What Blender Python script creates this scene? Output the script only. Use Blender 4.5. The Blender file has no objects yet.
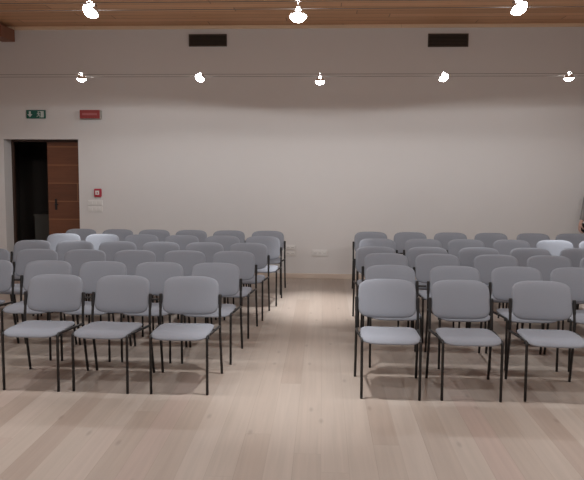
import bpy, bmesh, math, random
from mathutils import Vector, Matrix
R = math.radians
random.seed(7)
S = bpy.context.scene
COL = S.collection

# ------------------------------------------------------------------ helpers
def link(o, parent=None):
    COL.objects.link(o)
    if parent is not None:
        o.parent = parent
    return o

def mesh_from(bm, name, mats, smooth=False):
    bmesh.ops.recalc_face_normals(bm, faces=bm.faces[:])
    me = bpy.data.meshes.new(name)
    bm.to_mesh(me); bm.free()
    for m in (mats if isinstance(mats, (list, tuple)) else [mats]):
        me.materials.append(m)
    if smooth:
        for p in me.polygons:
            p.use_smooth = True
    return me

def obj(name, bm, mats, parent=None, smooth=False, bevel=0.0):
    o = bpy.data.objects.new(name, mesh_from(bm, name, mats, smooth))
    link(o, parent)
    if bevel:
        b = o.modifiers.new('bevel', 'BEVEL'); b.width = bevel; b.segments = 2
        b.limit_method = 'ANGLE'
    return o

def empty(name, loc, rz=0.0):
    o = bpy.data.objects.new(name, None)
    o.empty_display_size = 0.1
    o.location = loc; o.rotation_euler = (0, 0, rz)
    return link(o)

def tag(o, label, cat, group=None):
    o['label'] = label; o['category'] = cat
    if group: o['group'] = group
    return o

def structure(o, label=None):
    o['kind'] = 'structure'
    if label: o['label'] = label
    return o

def box(bm, x0, x1, y0, y1, z0, z1, mi=0):
    vs = [bm.verts.new((x, y, z)) for x in (x0, x1) for y in (y0, y1) for z in (z0, z1)]
    for f in ((0,1,3,2), (4,6,7,5), (0,4,5,1), (2,3,7,6), (0,2,6,4), (1,5,7,3)):
        fc = bm.faces.new([vs[i] for i in f]); fc.material_index = mi

def tube(bm, pts, r, n=10, cap=True, mi=0):
    pts = [Vector(p) for p in pts]
    rs = r if isinstance(r, (list, tuple)) else [r]*len(pts)
    rings = []; up = None
    for i, p in enumerate(pts):
        t = (pts[min(i+1, len(pts)-1)] - pts[max(i-1, 0)]).normalized()
        if up is None:
            up = Vector((0, 0, 1)) if abs(t.z) < 0.9 else Vector((0, 1, 0))
        a = t.cross(up)
        a = a.normalized() if a.length > 1e-6 else t.orthogonal().normalized()
        b = a.cross(t).normalized(); up = b
        rings.append([bm.verts.new(p + rs[i]*(a*math.cos(2*math.pi*k/n) + b*math.sin(2*math.pi*k/n))) for k in range(n)])
    for i in range(len(rings)-1):
        for k in range(n):
            f = bm.faces.new((rings[i][k], rings[i][(k+1) % n], rings[i+1][(k+1) % n], rings[i+1][k])); f.material_index = mi
    if cap:
        f = bm.faces.new(rings[0][::-1]); f.material_index = mi
        f = bm.faces.new(rings[-1]); f.material_index = mi

def rounded(pts, rad, seg=5):
    """polyline with its inner corners rounded off"""
    pts = [Vector(p) for p in pts]; out = [pts[0]]
    for i in range(1, len(pts)-1):
        a, p, b = pts[i-1], pts[i], pts[i+1]
        d1 = (a-p); d2 = (b-p); k = min(rad, d1.length*.45, d2.length*.45)
        p1 = p + d1.normalized()*k; p2 = p + d2.normalized()*k
        for s in range(seg+1):
            t = s/seg
            out.append(p1*(1-t)**2 + p*2*t*(1-t) + p2*t*t)
    out.append(pts[-1])
    return out

def lathe(bm, prof, n=24, mi=0, M=None):
    """prof: (radius, z) pairs around the z axis"""
    rings = []
    for r, z in prof:
        if r < 1e-6:
            rings.append([bm.verts.new((0, 0, z))])
        else:
            rings.append([bm.verts.new((r*math.cos(2*math.pi*k/n), r*math.sin(2*math.pi*k/n), z)) for k in range(n)])
    new = [v for q in rings for v in q]
    for a, b in zip(rings, rings[1:]):
        for k in range(n):
            va = a[k % len(a)], a[(k+1) % len(a)]; vb = b[(k+1) % len(b)], b[k % len(b)]
            loop = []
            for v in (*va, *vb):
                if v not in loop: loop.append(v)
            if len(loop) > 2:
                f = bm.faces.new(loop); f.material_index = mi
    if M is not None:
        bmesh.ops.transform(bm, matrix=M, verts=new)

def pillow(bm, a, b, n, shape, rings=9, seg=56):
    """closed padded panel: superellipse outline a x b; shape(u, v, r, side) -> point"""
    def outline(k):
        t = 2*math.pi*k/seg
        c, s = math.cos(t), math.sin(t)
        return a*math.copysign(abs(c)**(2/n), c), b*math.copysign(abs(s)**(2/n), s)
    O = [outline(k) for k in range(seg)]
    allr = {}
    edge = [bm.verts.new(shape(x, y, 1.0, 0)) for x, y in O]
    for side in (1, -1):
        R_ = []
        for j in range(1, rings):
            q = math.sin(j/rings*math.pi/2)
            R_.append([bm.verts.new(shape(x*q, y*q, q, side)) for x, y in O])
        c = bm.verts.new(shape(0, 0, 0, side))
        R_.append(edge)
        for k in range(seg):
            bm.faces.new((c, R_[0][k], R_[0][(k+1) % seg]))
            for p, q in zip(R_, R_[1:]):
                bm.faces.new((p[k], q[k], q[(k+1) % seg], p[(k+1) % seg]))

# ------------------------------------------------------------------ materials
def material(name, col, rough=0.6, metal=0.0, var=0.0, scale=20.0, bump=0.0, bscale=300.0, spec=0.5):
    m = bpy.data.materials.new(name); m.use_nodes = True
    nt = m.node_tree; N = nt.nodes; L = nt.links
    bs = N['Principled BSDF']
    bs.inputs['Base Color'].default_value = (*col, 1)
    bs.inputs['Roughness'].default_value = rough
    bs.inputs['Metallic'].default_value = metal
    bs.inputs['Specular IOR Level'].default_value = spec
    tc = N.new('ShaderNodeTexCoord')
    if var:
        no = N.new('ShaderNodeTexNoise'); no.inputs['Scale'].default_value = scale
        no.inputs['Detail'].default_value = 4
        L.new(tc.outputs['Object'], no.inputs['Vector'])
        mx = N.new('ShaderNodeMix'); mx.data_type = 'RGBA'
        mx.inputs['A'].default_value = (*[c*(1-var) for c in col], 1)
        mx.inputs['B'].default_value = (*[min(1, c*(1+var)) for c in col], 1)
        L.new(no.outputs['Fac'], mx.inputs['Factor'])
        L.new(mx.outputs['Result'], bs.inputs['Base Color'])
    if bump:
        n2 = N.new('ShaderNodeTexNoise'); n2.inputs['Scale'].default_value = bscale
        L.new(tc.outputs['Object'], n2.inputs['Vector'])
        bp = N.new('ShaderNodeBump'); bp.inputs['Strength'].default_value = bump
        bp.inputs['Distance'].default_value = 0.002
        L.new(n2.outputs['Fac'], bp.inputs['Height'])
        L.new(bp.outputs['Normal'], bs.inputs['Normal'])
    return m

def emission(name, col, strength):
    m = bpy.data.materials.new(name); m.use_nodes = True
    nt = m.node_tree; nt.nodes.clear()
    e = nt.nodes.new('ShaderNodeEmission'); o = nt.nodes.new('ShaderNodeOutputMaterial')
    e.inputs['Color'].default_value = (*col, 1); e.inputs['Strength'].default_value = strength
    nt.links.new(e.outputs[0], o.inputs[0])
    return m

def planks(name, cols, seam, width, length, rot, rough, grain=(1.2, 28.0), knots=True, grain_amt=0.10, spec=0.5, seamw=0.004, seama=0.7, knot=(0.015, 0.06, 0.28)):
    """boards: random tone per board, grain along the board, knots, thin seams"""
    m = bpy.data.materials.new(name); m.use_nodes = True
    nt = m.node_tree; N = nt.nodes; L = nt.links
    bs = N['Principled BSDF']; bs.inputs['Roughness'].default_value = rough
    bs.inputs['Specular IOR Level'].default_value = spec
    tc = N.new('ShaderNodeTexCoord'); mp = N.new('ShaderNodeMapping')
    mp.inputs['Rotation'].default_value = rot
    L.new(tc.outputs['Object'], mp.inputs['Vector'])
    sep = N.new('ShaderNodeSeparateXYZ'); L.new(mp.outputs[0], sep.inputs[0])
    def math_(op, a, b=None, c=None):
        n = N.new('ShaderNodeMath'); n.operation = op
        for i, v in enumerate((a, b, c)):
            if v is None: continue
            if isinstance(v, (int, float)): n.inputs[i].default_value = v
            else: L.new(v, n.inputs[i])
        return n.outputs[0]
    row = math_('FLOOR', math_('DIVIDE', sep.outputs['Y'], width))
    wn = N.new('ShaderNodeTexWhiteNoise'); wn.noise_dimensions = '1D'; L.new(row, wn.inputs['W'])
    xs = math_('ADD', math_('DIVIDE', sep.outputs['X'], length), math_('MULTIPLY', wn.outputs['Value'], 7.0))
    brd = math_('FLOOR', xs)
    cv = N.new('ShaderNodeCombineXYZ'); L.new(row, cv.inputs[0]); L.new(brd, cv.inputs[1])
    w2 = N.new('ShaderNodeTexWhiteNoise'); w2.noise_dimensions = '2D'; L.new(cv.outputs[0], w2.inputs['Vector'])
    ramp = N.new('ShaderNodeValToRGB'); ramp.color_ramp.interpolation = 'LINEAR'
    els = ramp.color_ramp.elements
    while len(els) < len(cols): els.new(0.5)
    for i, c in enumerate(cols):
        els[i].position = i/(len(cols)-1); els[i].color = (*c, 1)
    L.new(w2.outputs['Value'], ramp.inputs[0])
    # grain
    gv = N.new('ShaderNodeCombineXYZ')
    L.new(math_('MULTIPLY', sep.outputs['X'], grain[0]), gv.inputs[0])
    L.new(math_('MULTIPLY', sep.outputs['Y'], grain[1]), gv.inputs[1])
    L.new(math_('MULTIPLY', w2.outputs['Value'], 40.0), gv.inputs[2])
    gn = N.new('ShaderNodeTexNoise'); gn.inputs['Scale'].default_value = 1.0; gn.inputs['Detail'].default_value = 5
    gn.inputs['Distortion'].default_value = 0.6
    L.new(gv.outputs[0], gn.inputs['Vector'])
    g = math_('ADD', math_('MULTIPLY', gn.outputs['Fac'], 2*grain_amt), 1-grain_amt)
    mul = N.new('ShaderNodeMix'); mul.data_type = 'RGBA'; mul.blend_type = 'MULTIPLY'
    mul.inputs['Factor'].default_value = 1
    gc = N.new('ShaderNodeCombineColor')
    for i in range(3): L.new(g, gc.inputs[i])
    L.new(ramp.outputs[0], mul.inputs['A']); L.new(gc.outputs[0], mul.inputs['B'])
    last = mul.outputs['Result']
    if knots:
        vv = N.new('ShaderNodeCombineXYZ')
        L.new(math_('MULTIPLY', sep.outputs['X'], 1.1), vv.inputs[0])
        L.new(math_('MULTIPLY', sep.outputs['Y'], 2.9), vv.inputs[1])
        vo = N.new('ShaderNodeTexVoronoi'); vo.voronoi_dimensions = '2D'; vo.inputs['Scale'].default_value = 1.0
        L.new(vv.outputs[0], vo.inputs['Vector'])
        mr = N.new('ShaderNodeMapRange'); mr.inputs['From Min'].default_value = knot[0]
        mr.inputs['From Max'].default_value = knot[1]; mr.inputs['To Min'].default_value = knot[2]; mr.inputs['To Max'].default_value = 0
        L.new(vo.outputs['Distance'], mr.inputs['Value'])
        kx = N.new('ShaderNodeMix'); kx.data_type = 'RGBA'
        kx.inputs['B'].default_value = (*[c*0.30 for c in cols[0]], 1)
        L.new(mr.outputs[0], kx.inputs['Factor']); L.new(last, kx.inputs['A'])
        last = kx.outputs['Result']
    fy = math_('FRACT', math_('DIVIDE', sep.outputs['Y'], width))
    fx = math_('FRACT', xs)
    sy = math_('LESS_THAN', fy, seamw/width); sx = math_('LESS_THAN', fx, seamw/length)
    sm = math_('MAXIMUM', sy, sx)
    se = N.new('ShaderNodeMix'); se.data_type = 'RGBA'; se.inputs['B'].default_value = (*seam, 1)
    L.new(math_('MULTIPLY', sm, seama), se.inputs['Factor']); L.new(last, se.inputs['A'])
    L.new(se.outputs['Result'], bs.inputs['Base Color'])
    return m

M_wall = material('white_plaster', (0.70, 0.685, 0.675), 0.9, var=0.015, scale=3, bump=0.05, bscale=60, spec=0.2)
M_floor = planks('whitewashed_larch_floor', [(0.368, 0.296, 0.248), (0.392, 0.323, 0.272), (0.425, 0.361, 0.309), (0.447, 0.384, 0.332), (0.42, 0.331, 0.286)],
                 (0.20, 0.15, 0.11), 0.165, 3.2, (0, 0, R(90)), 0.42, spec=0.45, seama=0.22, grain_amt=0.14)
M_ceil = planks('ceiling_boards', [(0.50, 0.265, 0.135), (0.58, 0.315, 0.165), (0.64, 0.36, 0.20)],
                (0.10, 0.05, 0.025), 0.20, 4.0, (0, 0, 0), 0.55, knots=True, grain_amt=0.2, seamw=0.012)
M_trimwood = planks('pale_timber', [(0.78, 0.60, 0.42), (0.80, 0.63, 0.45)], (0.3, 0.2, 0.1), 0.5, 6, (0, 0, 0), 0.6, knots=False)
M_beam = planks('brown_timber', [(0.24, 0.10, 0.06), (0.27, 0.12, 0.07)], (0.1, 0.05, 0.03), 0.5, 6, (0, 0, R(90)), 0.6, knots=False)
M_base = material('pale_skirting', (0.62, 0.52, 0.44), 0.6, var=0.05, scale=8)
M_fabric = material('grey_fabric', (0.270, 0.287, 0.325), 0.95, var=0.06, scale=160, bump=0.25, bscale=420, spec=0.15)
M_seatfab = M_fabric
M_black = material('black_painted_steel', (0.012, 0.011, 0.011), 0.45, var=0.1, scale=30)
M_plastic = material('black_plastic', (0.014, 0.013, 0.013), 0.55, var=0.1, scale=30)
M_chrome = material('chrome', (0.72, 0.72, 0.73), 0.18, 1.0)
M_cable = material('steel_cable', (0.22, 0.21, 0.20), 0.5, 0.6)
M_lamp = emission('lit_halogen', (1.0, 0.98, 0.95), 45)
M_door = planks('door_boards', [(0.125, 0.043, 0.019), (0.15, 0.053, 0.024), (0.17, 0.062, 0.028)], (0.32, 0.14, 0.06), 0.295, 3.0,
                (R(90), 0, 0), 0.5, grain=(2.5, 30), knots=False, grain_amt=0.25, seamw=0.016)
M_frame = material('dark_door_frame', (0.05, 0.025, 0.016), 0.6, var=0.1, scale=10)
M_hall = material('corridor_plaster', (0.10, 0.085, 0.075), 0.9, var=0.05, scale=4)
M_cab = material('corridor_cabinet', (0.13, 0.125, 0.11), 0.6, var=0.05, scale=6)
M_vent = material('bronze_grille', (0.075, 0.058, 0.045), 0.6, var=0.1, scale=20)
M_ventback = material('vent_duct', (0.045, 0.036, 0.030), 0.9, var=0.1, scale=10)
M_white = material('white_plastic', (0.74, 0.73, 0.71), 0.5, var=0.01, scale=20)
M_greyhouse = material('grey_housing', (0.42, 0.41, 0.38), 0.6, var=0.02, scale=20)
M_green = material('sign_green', (0.012, 0.115, 0.085), 0.5, var=0.05, scale=30)
M_signwhite = material('sign_white', (0.55, 0.60, 0.57), 0.5, var=0.02, scale=30)
M_red = material('sign_red', (0.30, 0.045, 0.045), 0.5, var=0.05, scale=30)
M_pink = material('sign_pale_red', (0.42, 0.14, 0.14), 0.5, var=0.05, scale=30)
M_callred = material('call_point_red', (0.42, 0.022, 0.045), 0.45, var=0.05, scale=30)
M_dark = material('dark_slot', (0.10, 0.095, 0.09), 0.7, var=0.05, scale=30)

# ------------------------------------------------------------------ setting
XL, XR, YB, YW, ZC, TH = -6.2, 6.4, -4.0, 9.694, 3.915, 0.29
DX0, DX1, DZ = -5.09, -3.88, 2.17            # doorway

bm = bmesh.new(); box(bm, XL, XR, YB, YW + 2.6, -0.12, 0.0); structure(obj('floor', bm, M_floor))
bm = bmesh.new(); box(bm, XL, XR, YB, YW + TH, ZC, ZC + 0.12); structure(obj('ceiling', bm, M_ceil))
bm = bmesh.new()
box(bm, XL, DX0, YW, YW + TH, 0, ZC); box(bm, DX0, DX1, YW, YW + TH, DZ, ZC); box(bm, DX1, XR, YW, YW + TH, 0, ZC)
structure(obj('wall_back', bm, M_wall))
bm = bmesh.new(); box(bm, XL - 0.2, XL, YB - 0.2, YW + TH, 0, ZC); structure(obj('wall_left', bm, M_wall))
bm = bmesh.new(); box(bm, XR, XR + 0.2, YB - 0.2, YW + TH, 0, ZC); structure(obj('wall_right', bm, M_wall))
bm = bmesh.new(); box(bm, XL, XR, YB - 0.2, YB, 0, ZC); structure(obj('wall_front', bm, M_wall))
bm = bmesh.new(); box(bm, XL, DX0 - 0.02, YW - 0.015, YW, 0, 0.075); box(bm, DX1 + 0.02, XR, YW - 0.015, YW, 0, 0.075)
structure(obj('baseboard_back', bm, M_base, bevel=0.003))
bm = bmesh.new(); box(bm, XL, XL + 0.015, YB, YW - 0.015, 0, 0.075); structure(obj('baseboard_left', bm, M_base))
bm = bmesh.new(); box(bm, XR - 0.015, XR, YB, YW - 0.015, 0, 0.075); structure(obj('baseboard_right', bm, M_base))
bm = bmesh.new(); box(bm, XL, XR, YW - 0.035, YW, ZC - 0.05, ZC); structure(obj('trim_1', bm, M_trimwood, bevel=0.004))
# unlit corridor behind the doorway
bm = bmesh.new()
y0 = YW + TH
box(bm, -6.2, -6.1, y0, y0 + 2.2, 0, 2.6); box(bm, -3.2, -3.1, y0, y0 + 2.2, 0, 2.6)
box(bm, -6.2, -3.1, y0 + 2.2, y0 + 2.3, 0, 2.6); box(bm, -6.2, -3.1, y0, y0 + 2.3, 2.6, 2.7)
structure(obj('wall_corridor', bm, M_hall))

# timber beam end under the ceiling
bm = bmesh.new(); box(bm, -5.06, -4.853, YW - 0.42, YW, 3.685, 3.87)
tag(obj('ceiling_beam', bm, M_beam, bevel=0.006), 'short brown timber beam end at the wall top, above the doorway', 'beam')

# boarded door pulled half across the doorway
door = structure(empty('door_1', (-4.485, YW + TH, 0)), 'brown boarded door half across the dark doorway in the back wall')
yd = 0.0
def local(bm_, name, mat, parent, **k): return obj(name, bm_, mat, parent, **k)
bm = bmesh.new()
for x0, x1 in ((DX0 + 0.0, DX0 + 0.035), (DX1 - 0.035, DX1)):
    box(bm, x0 + 4.485, x1 + 4.485, -0.05, 0.0, 0, DZ)
box(bm, DX0 + 4.485 + 0.035, DX1 + 4.485 - 0.035, -0.05, 0.0, DZ - 0.035, DZ)
obj('door_frame', bm, M_frame, door)
bm = bmesh.new(); box(bm, -0.010, 0.57, -0.048, -0.004, 0.01, DZ - 0.04)
leaf = obj('door_leaf', bm, M_door, door, bevel=0.004)
bm = bmesh.new(); box(bm, 0.105, 0.135, -0.058, -0.048, 1.03, 1.21)
tube(bm, rounded([(0.12, -0.058, 1.12), (0.12, -0.105, 1.12), (0.175, -0.105, 1.12)], 0.02), 0.010)
hd = obj('door_handle', bm, M_plastic, leaf); hd['label'] = 'black lever handle'
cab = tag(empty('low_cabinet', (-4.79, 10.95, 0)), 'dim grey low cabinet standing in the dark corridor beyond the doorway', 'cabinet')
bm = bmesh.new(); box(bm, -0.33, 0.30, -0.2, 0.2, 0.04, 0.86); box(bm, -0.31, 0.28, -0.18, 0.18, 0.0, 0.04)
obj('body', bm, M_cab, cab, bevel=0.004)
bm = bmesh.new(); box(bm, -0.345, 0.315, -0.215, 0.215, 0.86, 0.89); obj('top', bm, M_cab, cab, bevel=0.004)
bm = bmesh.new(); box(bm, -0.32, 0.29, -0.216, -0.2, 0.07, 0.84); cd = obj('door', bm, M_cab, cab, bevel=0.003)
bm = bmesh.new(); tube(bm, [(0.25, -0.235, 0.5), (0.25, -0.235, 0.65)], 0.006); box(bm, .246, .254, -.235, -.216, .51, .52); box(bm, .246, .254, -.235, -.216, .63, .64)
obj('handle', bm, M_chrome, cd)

# ------------------------------------------------------------------ things on the wall
def vent(x0, x1, z0, z1, label):
    cx, cz = (x0+x1)/2, (z0+z1)/2; w, h = (x1-x0)/2, (z1-z0)/2
    t = tag(empty('air_vent', (cx, YW, cz)), label, 'vent', 'ventilation grilles')
    bm = bmesh.new(); box(bm, -w, w, -0.004, -0.0005, -h, h); obj('backing', bm, M_ventback, t)
    bm = bmesh.new(); f = 0.016
    box(bm, -w, w, -0.022, -0.004, h-f, h); box(bm, -w, w, -0.022, -0.004, -h, -h+f)
    box(bm, -w, -w+f, -0.022, -0.004, -h+f, h-f); box(bm, w-f, w, -0.022, -0.004, -h+f, h-f)
    obj('frame', bm, M_vent, t)
    n = 8; d = (2*h-2*f)/n
    bm = bmesh.new()
    for i in range(n):
        z = -h+f+d*(i+0.5)
        vs = [bm.verts.new(p) for p in ((-w+f, -0.019, z-d*.30), (w-f, -0.019, z-d*.30), (w-f, -0.006, z+d*.35), (-w+f, -0.006, z+d*.35),
                                        (-w+f, -0.019, z-d*.18), (w-f, -0.019, z-d*.18), (w-f, -0.006, z+d*.47), (-w+f, -0.006, z+d*.47))]
        for q in ((0,1,2,3), (7,6,5,4), (0,4,5,1), (3,2,6,7), (0,3,7,4), (1,5,6,2)):
            bm.faces.new([vs[k] for k in q])
    obj('louvres', bm, M_vent, t)
vent(-2.094, -1.503, 3.601, 3.786, 'dark air vent grille high on the wall, left of the aisle')
vent(1.570, 2.175, 3.578, 3.774, 'dark air vent grille high on the wall, right of the aisle')

# exit sign
t = tag(empty('exit_sign', (-4.541, YW, 2.56)), 'green emergency exit sign with white symbols above the doorway', 'sign')
bm = bmesh.new(); box(bm, -0.152, 0.152, -0.028, 0, -0.066, 0.066); obj('panel', bm, M_green, t, bevel=0.004)
def poly(bm, pts, y0=-0.0310, y1=-0.0275):
    a = [bm.verts.new((x, y0, z)) for x, z in pts]; b = [bm.verts.new((x, y1, z)) for x, z in pts]
    bm.faces.new(a); bm.faces.new(b[::-1])
    for i in range(len(pts)):
        j = (i+1) % len(pts); bm.faces.new((a[i], b[i], b[j], a[j]))
bm = bmesh.new()     # arrow pointing down
poly(bm, [(-0.108, 0.045), (-0.078, 0.045), (-0.078, 0.0), (-0.052, 0.0), (-0.093, -0.048), (-0.134, 0.0), (-0.108, 0.0)])
obj('arrow', bm, M_signwhite, t)
bm = bmesh.new()     # doorway with a running figure in front of it
poly(bm, [(0.082, -0.050), (0.132, -0.050), (0.132, 0.048), (0.062, 0.048), (0.062, 0.036), (0.082, 0.036)])
ln = lambda p, q, w: poly(bm, [(p[0]+w, p[1]), (p[0], p[1]+w), (q[0]-w*.4, q[1]+w*.4), (q[0], q[1]-w)])
hx, hz = 0.044, 0.036
poly(bm, [(hx+0.011*math.cos(a), hz+0.011*math.sin(a)) for a in [k*math.pi/5 for k in range(10)]])
poly(bm, [(0.030, 0.022), (0.050, 0.022), (0.060, -0.008), (0.042, -0.012)])
poly(bm, [(0.030, 0.022), (0.018, 0.004), (0.024, 0.000), (0.038, 0.014)])
poly(bm, [(0.050, 0.020), (0.072, 0.010), (0.072, 0.003), (0.050, 0.010)])
poly(bm, [(0.042, -0.010), (0.052, -0.012), (0.034, -0.036), (0.014, -0.036), (0.014, -0.029), (0.030, -0.028)])
poly(bm, [(0.050, -0.010), (0.061, -0.010), (0.074, -0.030), (0.070, -0.050), (0.062, -0.050), (0.064, -0.031)])
obj('pictogram', bm, M_signwhite, t)

# red alarm sign
t = tag(empty('alarm_sign', (-3.645, YW, 2.554)), 'red fire alarm sign box mounted on the wall, right of the doorway top', 'sign')
bm = bmesh.new(); box(bm, -0.158, 0.158, -0.095, 0, -0.064, 0.064); obj('housing', bm, M_greyhouse, t, bevel=0.004)
bm = bmesh.new(); box(bm, -0.158, 0.158, -0.106, -0.095, -0.066, 0.066); obj('face_plate', bm, M_red, t, bevel=0.003)
bm = bmesh.new(); box(bm, -0.120, 0.118, -0.1072, -0.1058, -0.014, 0.018); obj('pale_band', bm, M_pink, t)

# break-glass call point and switch plates
t = tag(empty('fire_call_point', (-3.567, YW, 1.325)), 'small red fire alarm call point on the wall beside the doorway', 'alarm')
bm = bmesh.new(); box(bm, -0.058, 0.058, -0.05, 0, -0.066, 0.066); obj('case', bm, M_callred, t, bevel=0.014)
bm = bmesh.new(); box(bm, -0.033, 0.030, -0.054, -0.049, -0.030, 0.036); obj('window', bm, M_white, t, bevel=0.004)
bm = bmesh.new(); lathe(bm, [(0, 0.003), (0.011, 0.003), (0.011, 0)], 16, M=Matrix.Translation((0, -0.054, 0.0)) @ Matrix.Rotation(R(90), 4, 'X'))
obj('button', bm, M_callred, t)

def plate(name, x, z, w, h, label, cat, holes, group):
    t = tag(empty(name, (x, YW, z)), label, cat, group)
    bm = bmesh.new(); box(bm, -w/2, w/2, -0.014, 0, -h/2, h/2); obj('cover_plate', bm, M_white, t, bevel=0.005)
    for k in range(holes):
        cx = (k - (holes-1)/2)*w/holes*0.86
        bm = bmesh.new(); box(bm, cx - 0.028, cx + 0.028, -0.019, -0.013, -h*.28, h*.28)
        p = obj('rocker' if cat == 'switch' else 'socket', bm, M_white, t, bevel=0.003)
        if cat == 'socket':
            bm = bmesh.new()
            for s in (-1, 0, 1):
                lathe(bm, [(0, 0.001), (0.004, 0.001), (0.004, 0)], 8, M=Matrix.Translation((cx + s*0.014, -0.019, 0)) @ Matrix.Rotation(R(90), 4, 'X'))
            obj('pin_holes', bm, M_dark, p)
plate('wall_switch', -3.62, 1.165, 0.24, 0.084, 'white switch plate directly below the red call point', 'switch', 3, 'switch plates by the doorway')
plate('wall_switch', -3.62, 1.062, 0.24, 0.084, 'lower white switch plate below the red call point', 'switch', 3, 'switch plates by the doorway')
plate('wall_socket', -0.505, 0.488, 0.16, 0.075, 'upper white socket plate beside the back-row aisle chair', 'socket', 2, 'low wall sockets')
plate('wall_socket', -0.505, 0.392, 0.16, 0.075, 'lower white socket plate beside the back-row aisle chair', 'socket', 2, 'low wall sockets')
plate('wall_socket', -0.04, 0.404, 0.25, 0.098, 'white socket plate low on the wall in the middle of the aisle', 'socket', 3, 'low wall sockets')

# ------------------------------------------------------------------ the chair (origin between the rear feet, facing -y)
def chair_meshes():
    P = {}
    # backrest: padded, slightly wrapped, reclined
    bm = bmesh.new()
    def sh(u, v, r, side):
        z = 0.673 + v
        lean = (z - 0.50)*0.27 - 0.062
        wrap = -0.030*(abs(u)/0.235)**2.2
        th = 0.021*(1 - r**5)**0.5 if r < 1 else 0
        arch = 0.007*(1 - (u/0.235)**2)*(v/0.16)
        return (u, lean + wrap - side*th + (0.004 if side < 0 else 0), z + arch)
    pillow(bm, 0.236, 0.149, 4.8, sh)
    P['backrest'] = mesh_from(bm, 'backrest', M_fabric, True)
    # seat pad
    bm = bmesh.new()
    def ss(u, v, r, side):
        y = -0.315 + v
        k = (y + 0.54)/0.45                                 # 0 front, 1 rear
        fall = -0.026*max(0, 1 - k/0.30)**2 - 0.012*k
        saddle = -0.010*(1 - (u/0.23)**2)*max(0, min(1, k))
        w = 1.0 - 0.035*k
        th = 0.024*(1 - r**6)**0.5 if r < 1 else 0
        return (u*w, y, 0.462 + fall + (saddle if side > 0 else 0) + side*th)
    pillow(bm, 0.230, 0.225, 5.0, ss)
    P['seat'] = mesh_from(bm, 'seat', M_fabric, True)
    for s, nm in ((-1, 'L'), (1, 'R')):
        bm = bmesh.new()   # front leg with the bend that runs back along the seat
        tube(bm, rounded([(s*0.218, -0.50, 0), (s*0.219, -0.50, 0.452), (s*0.222, -0.44, 0.452)], 0.035, 6), 0.0105)
        P['front'+nm] = mesh_from(bm, 'leg', M_black, True)
        bm = bmesh.new()
        tube(bm, [(s*0.222, -0.44, 0.452), (s*0.247, -0.16, 0.436), (s*0.250, -0.082, 0.430)], 0.0105)
        P['rail'+nm] = mesh_from(bm, 'side_rail', M_black, True)
        bm = bmesh.new()   # rear leg carries on up as the post of the backrest
        tube(bm, rounded([(s*0.253, 0.0, 0), (s*0.250, -0.085, 0.43), (s*0.249, -0.053, 0.685)], 0.10, 8), 0.011)
        P['rear'+nm] = mesh_from(bm, 'leg', M_black, True)
        bm = bmesh.new()   # plastic sleeve clamping the backrest to the post
        tube(bm, [(s*0.2495, -0.068, 0.570), (s*0.2495, -0.066, 0.580), (s*0.249, -0.054, 0.685), (s*0.249, -0.053, 0.692)], [0.010, 0.0130, 0.0135, 0.010], 10)
        box(bm, min(s*0.190, s*0.245), max(s*0.190, s*0.245), -0.046, -0.034, 0.615, 0.665)
        P['clamp'+nm] = mesh_from(bm, 'clamp', M_plastic, False)
    for y, z, nm in ((-0.44, 0.430, 'crossF'), (-0.16, 0.420, 'crossR')):   # tubes under the seat
        bm = bmesh.new(); tube(bm, [(-0.225, y, z), (0.225, y, z)], 0.009)
        P[nm] = mesh_from(bm, 'cross_tube', M_black, True)
    return P
PM = chair_meshes()
KEYS = (('seat', 'seat'), ('backrest', 'backrest'), ('leg', 'frontL'), ('leg', 'frontR'), ('leg', 'rearL'), ('leg', 'rearR'),
        ('side_rail', 'railL'), ('side_rail', 'railR'), ('clamp', 'clampL'), ('clamp', 'clampR'), ('cross_tube', 'crossF'), ('cross_tube', 'crossR'))
first = empty('stacking_chair', (0, 0, 0))
for nm, k in KEYS:
    link(bpy.data.objects.new(nm, PM[k]), first)
PARTS = list(first.children)
used = []
def place_chair(x, y, rz, label, group):
    if not used:
        c = first
    else:
        c = first.copy(); COL.objects.link(c)
        for p in PARTS:
            q = p.copy(); COL.objects.link(q); q.parent = c
    used.append(c)
    c.location = (x, y, 0); c.rotation_euler = (0, 0, R(rz))
    return tag(c, label, 'chair', group)

ORD = ['front', 'second', 'third', 'fourth', 'fifth', 'back']
POS = ['nearest the aisle', 'second from the aisle', 'third from the aisle', 'fourth from the aisle', 'fifth from the aisle', 'sixth from the aisle']
# row line: y at the row's middle, its slight skew in degrees, and the chairs' x (with the turn of a chair where it shows)
ROWS_L = [(5.105, -0.2, [(-2.253, -.6), (-1.674, -4.0), (-1.096, .4)]),
          (5.855, -0.5, [-3.245, -2.66, -2.115, -1.565, -1.02]),
          (6.68, 0.4, [-3.69, -3.152, -2.612, -2.06, -1.51, -0.965]),
          (7.45, -0.9, [-3.585, -3.047, -2.509, -1.971, -1.433, -0.895]),
          (8.215, -1.8, [-3.525, -2.983, -2.441, -1.89, -1.336, -0.795]),
          (8.89, -0.3, [-3.54, -2.99, -2.45, -1.905, -1.355, -0.79])]
ROWS_R = [(5.105, 0.3, [(0.535, -1.4), (1.13, -.3), (1.787, -4.2)]),
          (5.845, -0.3, [0.64, 1.24, 1.81, 2.352]),
          (6.65, -1.4, [0.683, 1.227, 1.84, 2.393, 2.937]),
          (7.25, 1.3, [0.62, 1.22, 1.81, 2.40, 2.97]),
          (8.075, 1.1, [0.71, 1.30, 1.85, 2.43, 2.98, 3.52]),
          (8.91, 0.4, [0.69, 1.25, 1.82, 2.39, 2.98, 3.525])]
rnd = random.Random(3)
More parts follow.
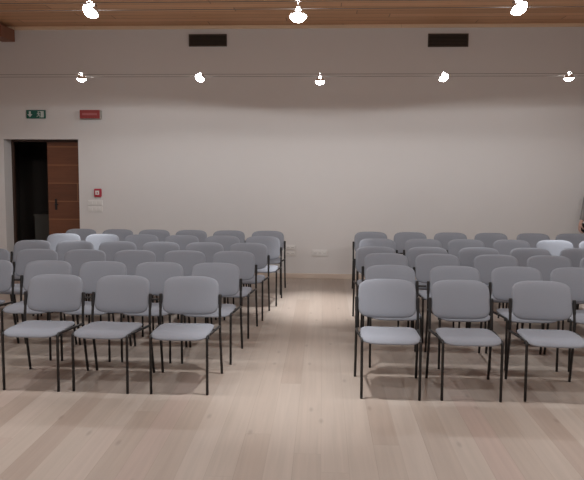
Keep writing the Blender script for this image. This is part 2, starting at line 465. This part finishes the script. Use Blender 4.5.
def fill(rows, side, aisle_first):
    group = 'grey chairs %s of the aisle' % side
    for r, (y, skew, xs) in enumerate(rows):
        xm = sum(i[0] if isinstance(i, tuple) else i for i in xs)/len(xs)
        made = []
        order = xs if aisle_first else xs[::-1]
        for i, it in enumerate(order):
            x, rz = it if isinstance(it, tuple) else (it, rnd.uniform(-0.4, 0.3))
            dy = math.tan(R(skew))*(x - xm)
            lab = 'grey padded chair with black legs, %s row %s of aisle, %s' % (ORD[r], side, POS[i])
            made.append(place_chair(x, y + dy, rz, lab, group))
        if side == 'right' and r == 0: continue
        for a, b in zip(made, made[1:]):                   # bar that couples a chair to its neighbour in the row
            lft, rgt = (a, b) if a.location.x < b.location.x else (b, a)
            ml = Matrix.LocRotScale(lft.location, lft.rotation_euler, None); mr = Matrix.LocRotScale(rgt.location, rgt.rotation_euler, None)
            p = Vector((0.2605, -0.057, 0.645)); q = ml.inverted() @ (mr @ Vector((-0.2665, -0.057, 0.645)))
            if q.x - p.x < 0.022: continue
            bm = bmesh.new(); tube(bm, [p, q], 0.009, 8)
            obj('linking_bar', bm, M_plastic, lft)
fill(ROWS_L, 'left', False)
fill(ROWS_R, 'right', True)

# ------------------------------------------------------------------ cable lights
LZ = 2.882
def cable(y, label):
    bm = bmesh.new(); tube(bm, [(XL, y, LZ), (XR, y, LZ)], 0.0028, 6)
    tag(obj('suspension_cable', bm, M_cable), label, 'cable', 'low-voltage lighting cables')
cable(7.68, 'thin steel lighting cable near the back wall, nearer of the pair')
cable(7.885, 'thin steel lighting cable near the back wall, farther of the pair')
cable(4.345, 'thin steel lighting cable over the front chairs, nearer of the pair')
cable(4.55, 'thin steel lighting cable over the front chairs, farther of the pair')

W_SPILL, W_BEAM, W_LEAK = 32.0, 60.0, 2.7
LCOL = (1.0, 0.993, 0.997)
def lights(loc, aim, spill=1.0, beam=1.0, angle=95, tilt=0.0, cone=172):
    """what one halogen gives: a shaded wide spill, the beam it is aimed with and the glow leaking back through its reflector"""
    def add(kind, e, off, d=None, size=None, blend=0.1):
        l = bpy.data.lights.new('lamp_' + kind, 'SPOT' if d else 'POINT'); l.energy = e; l.color = LCOL; l.shadow_soft_size = 0.045
        o = bpy.data.objects.new('lamp_' + kind, l); o.location = Vector(loc) + Vector(off); COL.objects.link(o)
        if d:
            l.spot_size = R(size); l.spot_blend = blend
            o.rotation_euler = Vector(d).to_track_quat('-Z', 'Y').to_euler()
    a = Vector(aim).normalized()
    add('spill', W_SPILL*spill, a*0.064, (aim[0]*tilt, 0, -1), cone, 0.07)
    add('beam', W_BEAM*beam, a*0.066, aim, angle, 1.0)
    add('leak', W_LEAK, (0, 0, 0.085))

def cable_light(x, y, z, aim, label, group):
    t = tag(empty('cable_spotlight', (x, y, z)), label, 'spotlight', group)
    q = Vector(aim).to_track_quat('-Z', 'Y').to_matrix().to_4x4()
    bm = bmesh.new()
    lathe(bm, [(0, 0.050), (0.014, 0.050), (0.017, 0.034), (0.036, 0.022), (0.058, -0.004), (0.063, -0.018), (0.059, -0.018), (0.050, -0.004), (0, 0.004)], 28, M=q)
    obj('reflector', bm, M_chrome, t, smooth=True)
    bm = bmesh.new(); lathe(bm, [(0, -0.056), (0.020, -0.053), (0.038, -0.044), (0.052, -0.030), (0.058, -0.016), (0, -0.012)], 28, M=q)
    b = obj('lit_face', bm, M_lamp, t); b['label'] = 'glowing white lamp face'
    top = q @ Vector((0, 0, 0.045))
    for yc in (-0.105, 0.105):
        bm = bmesh.new()
        e = Vector((0, yc, LZ - z))
        tube(bm, [top, top*0.4 + e*0.6 + Vector((0, 0, 0.02)), e], 0.003, 6)
        tube(bm, [e + Vector((-0.016, 0, 0)), e + Vector((0.016, 0, 0))], 0.0065, 8)
        obj('arm', bm, M_chrome, t)

# x, y, z, where it points, spill tilt, beam strength, beam angle, which
FAR = [(-3.05, 7.78, 2.862, (-0.08, 0.09, -1), 0.2, 4.4, 36, 'leftmost'),
       (-1.54, 7.78, 2.862, (-0.45, -0.55, -1), 0.2, 1.0, 90, 'second from left'),
       (-0.05, 7.78, 2.822, (0.0, -0.02, -1), 0.0, 5.6, 45, 'middle one'),
       (1.455, 7.78, 2.862, (0.45, -0.55, -1), 0.2, 1.0, 90, 'second from right'),
       (2.965, 7.79, 2.862, (0.12, 0.09, -1), 0.2, 4.4, 36, 'rightmost')]
for x, y, z, aim, tl, bs, an, w in FAR:
    cable_light(x, y, z, aim, 'small lit spotlight on cables near the back wall, %s of five' % w, 'far row of cable spotlights')
    lights((x, y, z), aim, spill=0.72, tilt=tl, cone=178, beam=bs, angle=an)
NEAR = [(-1.66, 4.45, 2.862, (-0.5, -0.55, -1), 'left one'), (-0.186, 4.45, 2.820, (0.0, -0.2, -1), 'middle one'), (1.33, 4.45, 2.862, (0.5, -0.55, -1), 'right one')]
for x, y, z, aim, w in NEAR:
    cable_light(x, y, z, aim, 'large lit spotlight on cables near the ceiling, %s of three' % w, 'near row of cable spotlights')
    mid = abs(x) < 0.5
    lights((x, y, z), (0, 0.12, -1) if mid else aim, spill=1.4, beam=2.5 if mid else 1.0, angle=52 if mid else 95)
# the rest of the room's lamps, beyond the frame
for x, aim in ((-3.15, (-0.2, -0.3, -1)), (2.85, (0.2, -0.3, -1))):
    lights((x, 4.45, 2.862), aim, spill=1.4)
for x in (-3.15, -1.65, -0.15, 1.35, 2.85):
    lights((x, 1.1, 2.86), (0.1*x, -0.2, -1), spill=0.75, beam=0.75)
for x in (-2.4, 0.0, 2.4):
    lights((x, -2.2, 2.86), (0, 0, -1), spill=0.4, beam=0.4)

# ------------------------------------------------------------------ the person at the right edge
M_skin = material('skin', (0.52, 0.33, 0.27), 0.55, var=0.05, scale=30)
M_sweater = material('grey_sweater', (0.22, 0.215, 0.21), 0.95, var=0.06, scale=80, bump=0.2)
M_trousers = material('dark_trousers', (0.03, 0.032, 0.04), 0.9, var=0.1, scale=60, bump=0.15)
M_shoe = material('black_shoe', (0.02, 0.018, 0.017), 0.5, var=0.1, scale=30)
M_hair = material('brown_hair', (0.055, 0.035, 0.022), 0.7, var=0.3, scale=90)
M_eye = material('eye', (0.05, 0.03, 0.02), 0.2, var=0.05)
M_phone = material('black_phone', (0.008, 0.008, 0.009), 0.25, var=0.1)
def skinned(name, pts, edges, root, mat, parent, sub=2):
    """pts: name -> (position, radius or (rx, ry)); grows a surface round the joints"""
    ks = list(pts); me = bpy.data.meshes.new(name)
    me.from_pydata([pts[k][0] for k in ks], [(ks.index(a), ks.index(b)) for a, b in edges], [])
    me.materials.append(mat)
    o = bpy.data.objects.new(name, me); link(o, parent)
    me.attributes.new('x', 'FLOAT', 'POINT')
    sk = o.modifiers.new('skin', 'SKIN'); sk.use_smooth_shade = True
    if not me.skin_vertices:
        bpy.context.view_layer.objects.active = o
        bpy.ops.mesh.customdata_skin_add()
    for i, k in enumerate(ks):
        r = pts[k][1]; d = me.skin_vertices[0].data[i]
        d.radius = r if isinstance(r, tuple) else (r, r)
        d.use_root = (k == root)
    sd = o.modifiers.new('smooth', 'SUBSURF'); sd.levels = sub; sd.render_levels = sub
    return o
per = tag(empty('person', (4.065, 9.30, 0)), 'person in a grey sweater by the right wall edge, holding a black phone', 'person')
J = {'pelvis': ((0, 0, .94), (.13, .10)), 'spine': ((0, .01, 1.10), (.12, .09)), 'chest': ((0, .01, 1.27), (.14, .10)), 'collar': ((0, .01, 1.40), (.10, .075)),
     'neck': ((0, .0, 1.48), .052), 'jaw': ((0, -.022, 1.545), (.055, .062)), 'face': ((0, -.012, 1.61), (.072, .088)), 'crown': ((0, .0, 1.675), (.066, .078)), 'top': ((0, .005, 1.71), (.035, .045))}
E_ = [('pelvis', 'spine'), ('spine', 'chest'), ('chest', 'collar'), ('collar', 'neck'), ('neck', 'jaw'), ('jaw', 'face'), ('face', 'crown'), ('crown', 'top')]
ARM = {'r': [(-.17, .01, 1.39), (-.205, .03, 1.13), (-.290, -.06, .955), (-.318, -.085, .895)],
       'l': [(.17, .01, 1.39), (.225, .03, 1.12), (.235, -.03, .90), (.235, -.045, .84)]}
for s_, sx in (('r', -1), ('l', 1)):
    a = ARM[s_]
    J['shoulder'+s_] = (a[0], .050); J['elbow'+s_] = (a[1], .036); J['wrist'+s_] = (a[2], (.022, .027)); J['palm'+s_] = (a[3], (.016, .036))
    E_ += [('collar', 'shoulder'+s_), ('shoulder'+s_, 'elbow'+s_), ('elbow'+s_, 'wrist'+s_), ('wrist'+s_, 'palm'+s_)]
    J['hip'+s_] = ((sx*.085, 0, .88), .085); J['knee'+s_] = ((sx*.095, -.01, .49), .055); J['ankle'+s_] = ((sx*.10, .02, .09), .036); J['toe'+s_] = ((sx*.115, -.13, .03), .028)
    E_ += [('pelvis', 'hip'+s_), ('hip'+s_, 'knee'+s_), ('knee'+s_, 'ankle'+s_), ('ankle'+s_, 'toe'+s_)]
    p = Vector(a[3]); inw = -sx
    for f, (oy, ln) in enumerate(((-.030, .066), (-.010, .076), (.010, .070), (.029, .055))):   # index to little finger, curled inwards
        k0 = p + Vector((0, oy*.9, -.026)); k1 = k0 + Vector((inw*.006, oy*.12, -ln*.45)); k2 = k1 + Vector((inw*ln*.26, 0, -ln*.26)); k3 = k2 + Vector((inw*ln*.28, 0, -ln*.02))
        for q, (pt, rr) in enumerate(((k0, .0095), (k1, .0088), (k2, .0082), (k3, .0070))):
            J['f%d%d%s' % (f, q, s_)] = (tuple(pt), rr)
        E_ += [('palm'+s_, 'f%d0%s' % (f, s_))] + [('f%d%d%s' % (f, q, s_), 'f%d%d%s' % (f, q+1, s_)) for q in range(3)]
    t0 = p + Vector((inw*.006, -.034, .022)); t1 = t0 + Vector((inw*.020, -.014, -.024)); t2 = t1 + Vector((inw*.012, .002, -.028))
    for q, (pt, rr) in enumerate(((t0, .011), (t1, .0095), (t2, .0080))): J['t%d%s' % (q, s_)] = (tuple(pt), rr)
    E_ += [('palm'+s_, 't0'+s_), ('t0'+s_, 't1'+s_), ('t1'+s_, 't2'+s_)]
body = skinned('body', J, E_, 'pelvis', M_skin, per)
SW = {k: J[k] for k in ('pelvis', 'spine', 'chest', 'collar')}
SW = {'hem': ((0, 0, .90), (.155, .125)), 'spine': ((0, .01, 1.10), (.145, .112)), 'chest': ((0, .01, 1.27), (.160, .118)), 'collar': ((0, .01, 1.40), (.112, .088)), 'neckline': ((0, .004, 1.462), (.066, .064))}
SE = [('hem', 'spine'), ('spine', 'chest'), ('chest', 'collar'), ('collar', 'neckline')]
for s_ in 'rl':
    a = [Vector(v) for v in ARM[s_]]
    SW['sh'+s_] = (a[0], .064); SW['el'+s_] = (a[1], .050); SW['cuff'+s_] = (a[1].lerp(a[2], .86), .037)
    SE += [('collar', 'sh'+s_), ('sh'+s_, 'el'+s_), ('el'+s_, 'cuff'+s_)]
skinned('sweater', SW, SE, 'spine', M_sweater, per)
TR = {'waist': ((0, 0, .98), (.138, .108)), 'pelvis': ((0, 0, .91), (.145, .112))}; TE = [('waist', 'pelvis')]
for s_, sx in (('r', -1), ('l', 1)):
    TR['hip'+s_] = ((sx*.088, 0, .84), .094); TR['knee'+s_] = ((sx*.097, -.01, .49), .068); TR['hem'+s_] = ((sx*.10, .02, .07), .058)
    TE += [('pelvis', 'hip'+s_), ('hip'+s_, 'knee'+s_), ('knee'+s_, 'hem'+s_)]
    skinned('shoe', {'heel': ((sx*.10, .055, .044), .042), 'mid': ((sx*.105, -.04, .042), (.043, .040)), 'toe': ((sx*.115, -.15, .034), (.040, .032))}, [('heel', 'mid'), ('mid', 'toe')], 'mid', M_shoe, per)
    bm = bmesh.new(); bmesh.ops.create_uvsphere(bm, u_segments=12, v_segments=8, radius=.0105, matrix=Matrix.Translation((sx*.029, -.089, 1.618)))
    obj('eye', bm, M_eye, per, smooth=True)
    skinned('ear', {'a': ((sx*.074, .008, 1.585), (.008, .012)), 'b': ((sx*.081, .014, 1.612), (.009, .018)), 'c': ((sx*.078, .012, 1.635), (.006, .013))}, [('a', 'b'), ('b', 'c')], 'b', M_skin, per)
skinned('trousers', TR, TE, 'pelvis', M_trousers, per)
skinned('nose', {'a': ((0, -.094, 1.618), .008), 'b': ((0, -.108, 1.588), (.012, .012)), 'c': ((0, -.095, 1.576), .010)}, [('a', 'b'), ('b', 'c')], 'b', M_skin, per)
bm = bmesh.new(); box(bm, -.022, .022, -.086, -.078, 1.551, 1.557); obj('mouth', bm, material('lips', (.35, .14, .12), .5, var=.05), per, bevel=.002)
bm = bmesh.new(); bmesh.ops.create_uvsphere(bm, u_segments=28, v_segments=18, radius=1.0)
for v in bm.verts:
    x_, y_, z_ = v.co
    if z_ < 0: z_ *= (1.15 if y_ > 0.05 else 0.12)
    v.co = Vector((x_*.086, y_*.102 + .016, z_*.082 + 1.655))
obj('hair', bm, M_hair, per, smooth=True)
ph = tag(empty('mobile_phone', (4.065 - .318 + .046, 9.30 - .088, .885), R(-38)), 'black phone held in the hand of the person at the right edge', 'phone')
bm = bmesh.new(); box(bm, -.034, .034, -.0045, .0045, -.07, .07); obj('case', bm, M_phone, ph, bevel=.004)
bm = bmesh.new(); box(bm, -.031, .031, -.0052, -.0046, -.064, .064); obj('screen', bm, M_phone, ph)

# ------------------------------------------------------------------ camera, world, view
cam = bpy.data.cameras.new('camera'); co = bpy.data.objects.new('camera', cam); COL.objects.link(co)
cam.sensor_fit = 'HORIZONTAL'; cam.sensor_width = 36.0; cam.lens = 36.0*620/584
cam.shift_y = -24.0/584
pitch, yaw, roll = 4.5188, 2.8535, 0.30
co.matrix_world = Matrix.Translation((0, 0, 1.75)) @ Matrix.Rotation(R(yaw), 4, 'Z') @ Matrix.Rotation(R(90 - pitch), 4, 'X') @ Matrix.Rotation(R(roll), 4, 'Z')
S.camera = co
w = bpy.data.worlds.new('world'); S.world = w; w.use_nodes = True
w.node_tree.nodes['Background'].inputs[0].default_value = (0.01, 0.01, 0.01, 1)
S.view_settings.view_transform = 'Standard'
try: S.view_settings.look = 'None'
except Exception: pass
S.view_settings.gamma = 1.0
S.view_settings.use_curve_mapping = False
S.view_settings.exposure = 0.09
S.cycles.max_bounces = 12; S.cycles.diffuse_bounces = 8
S.cycles.use_denoising = True
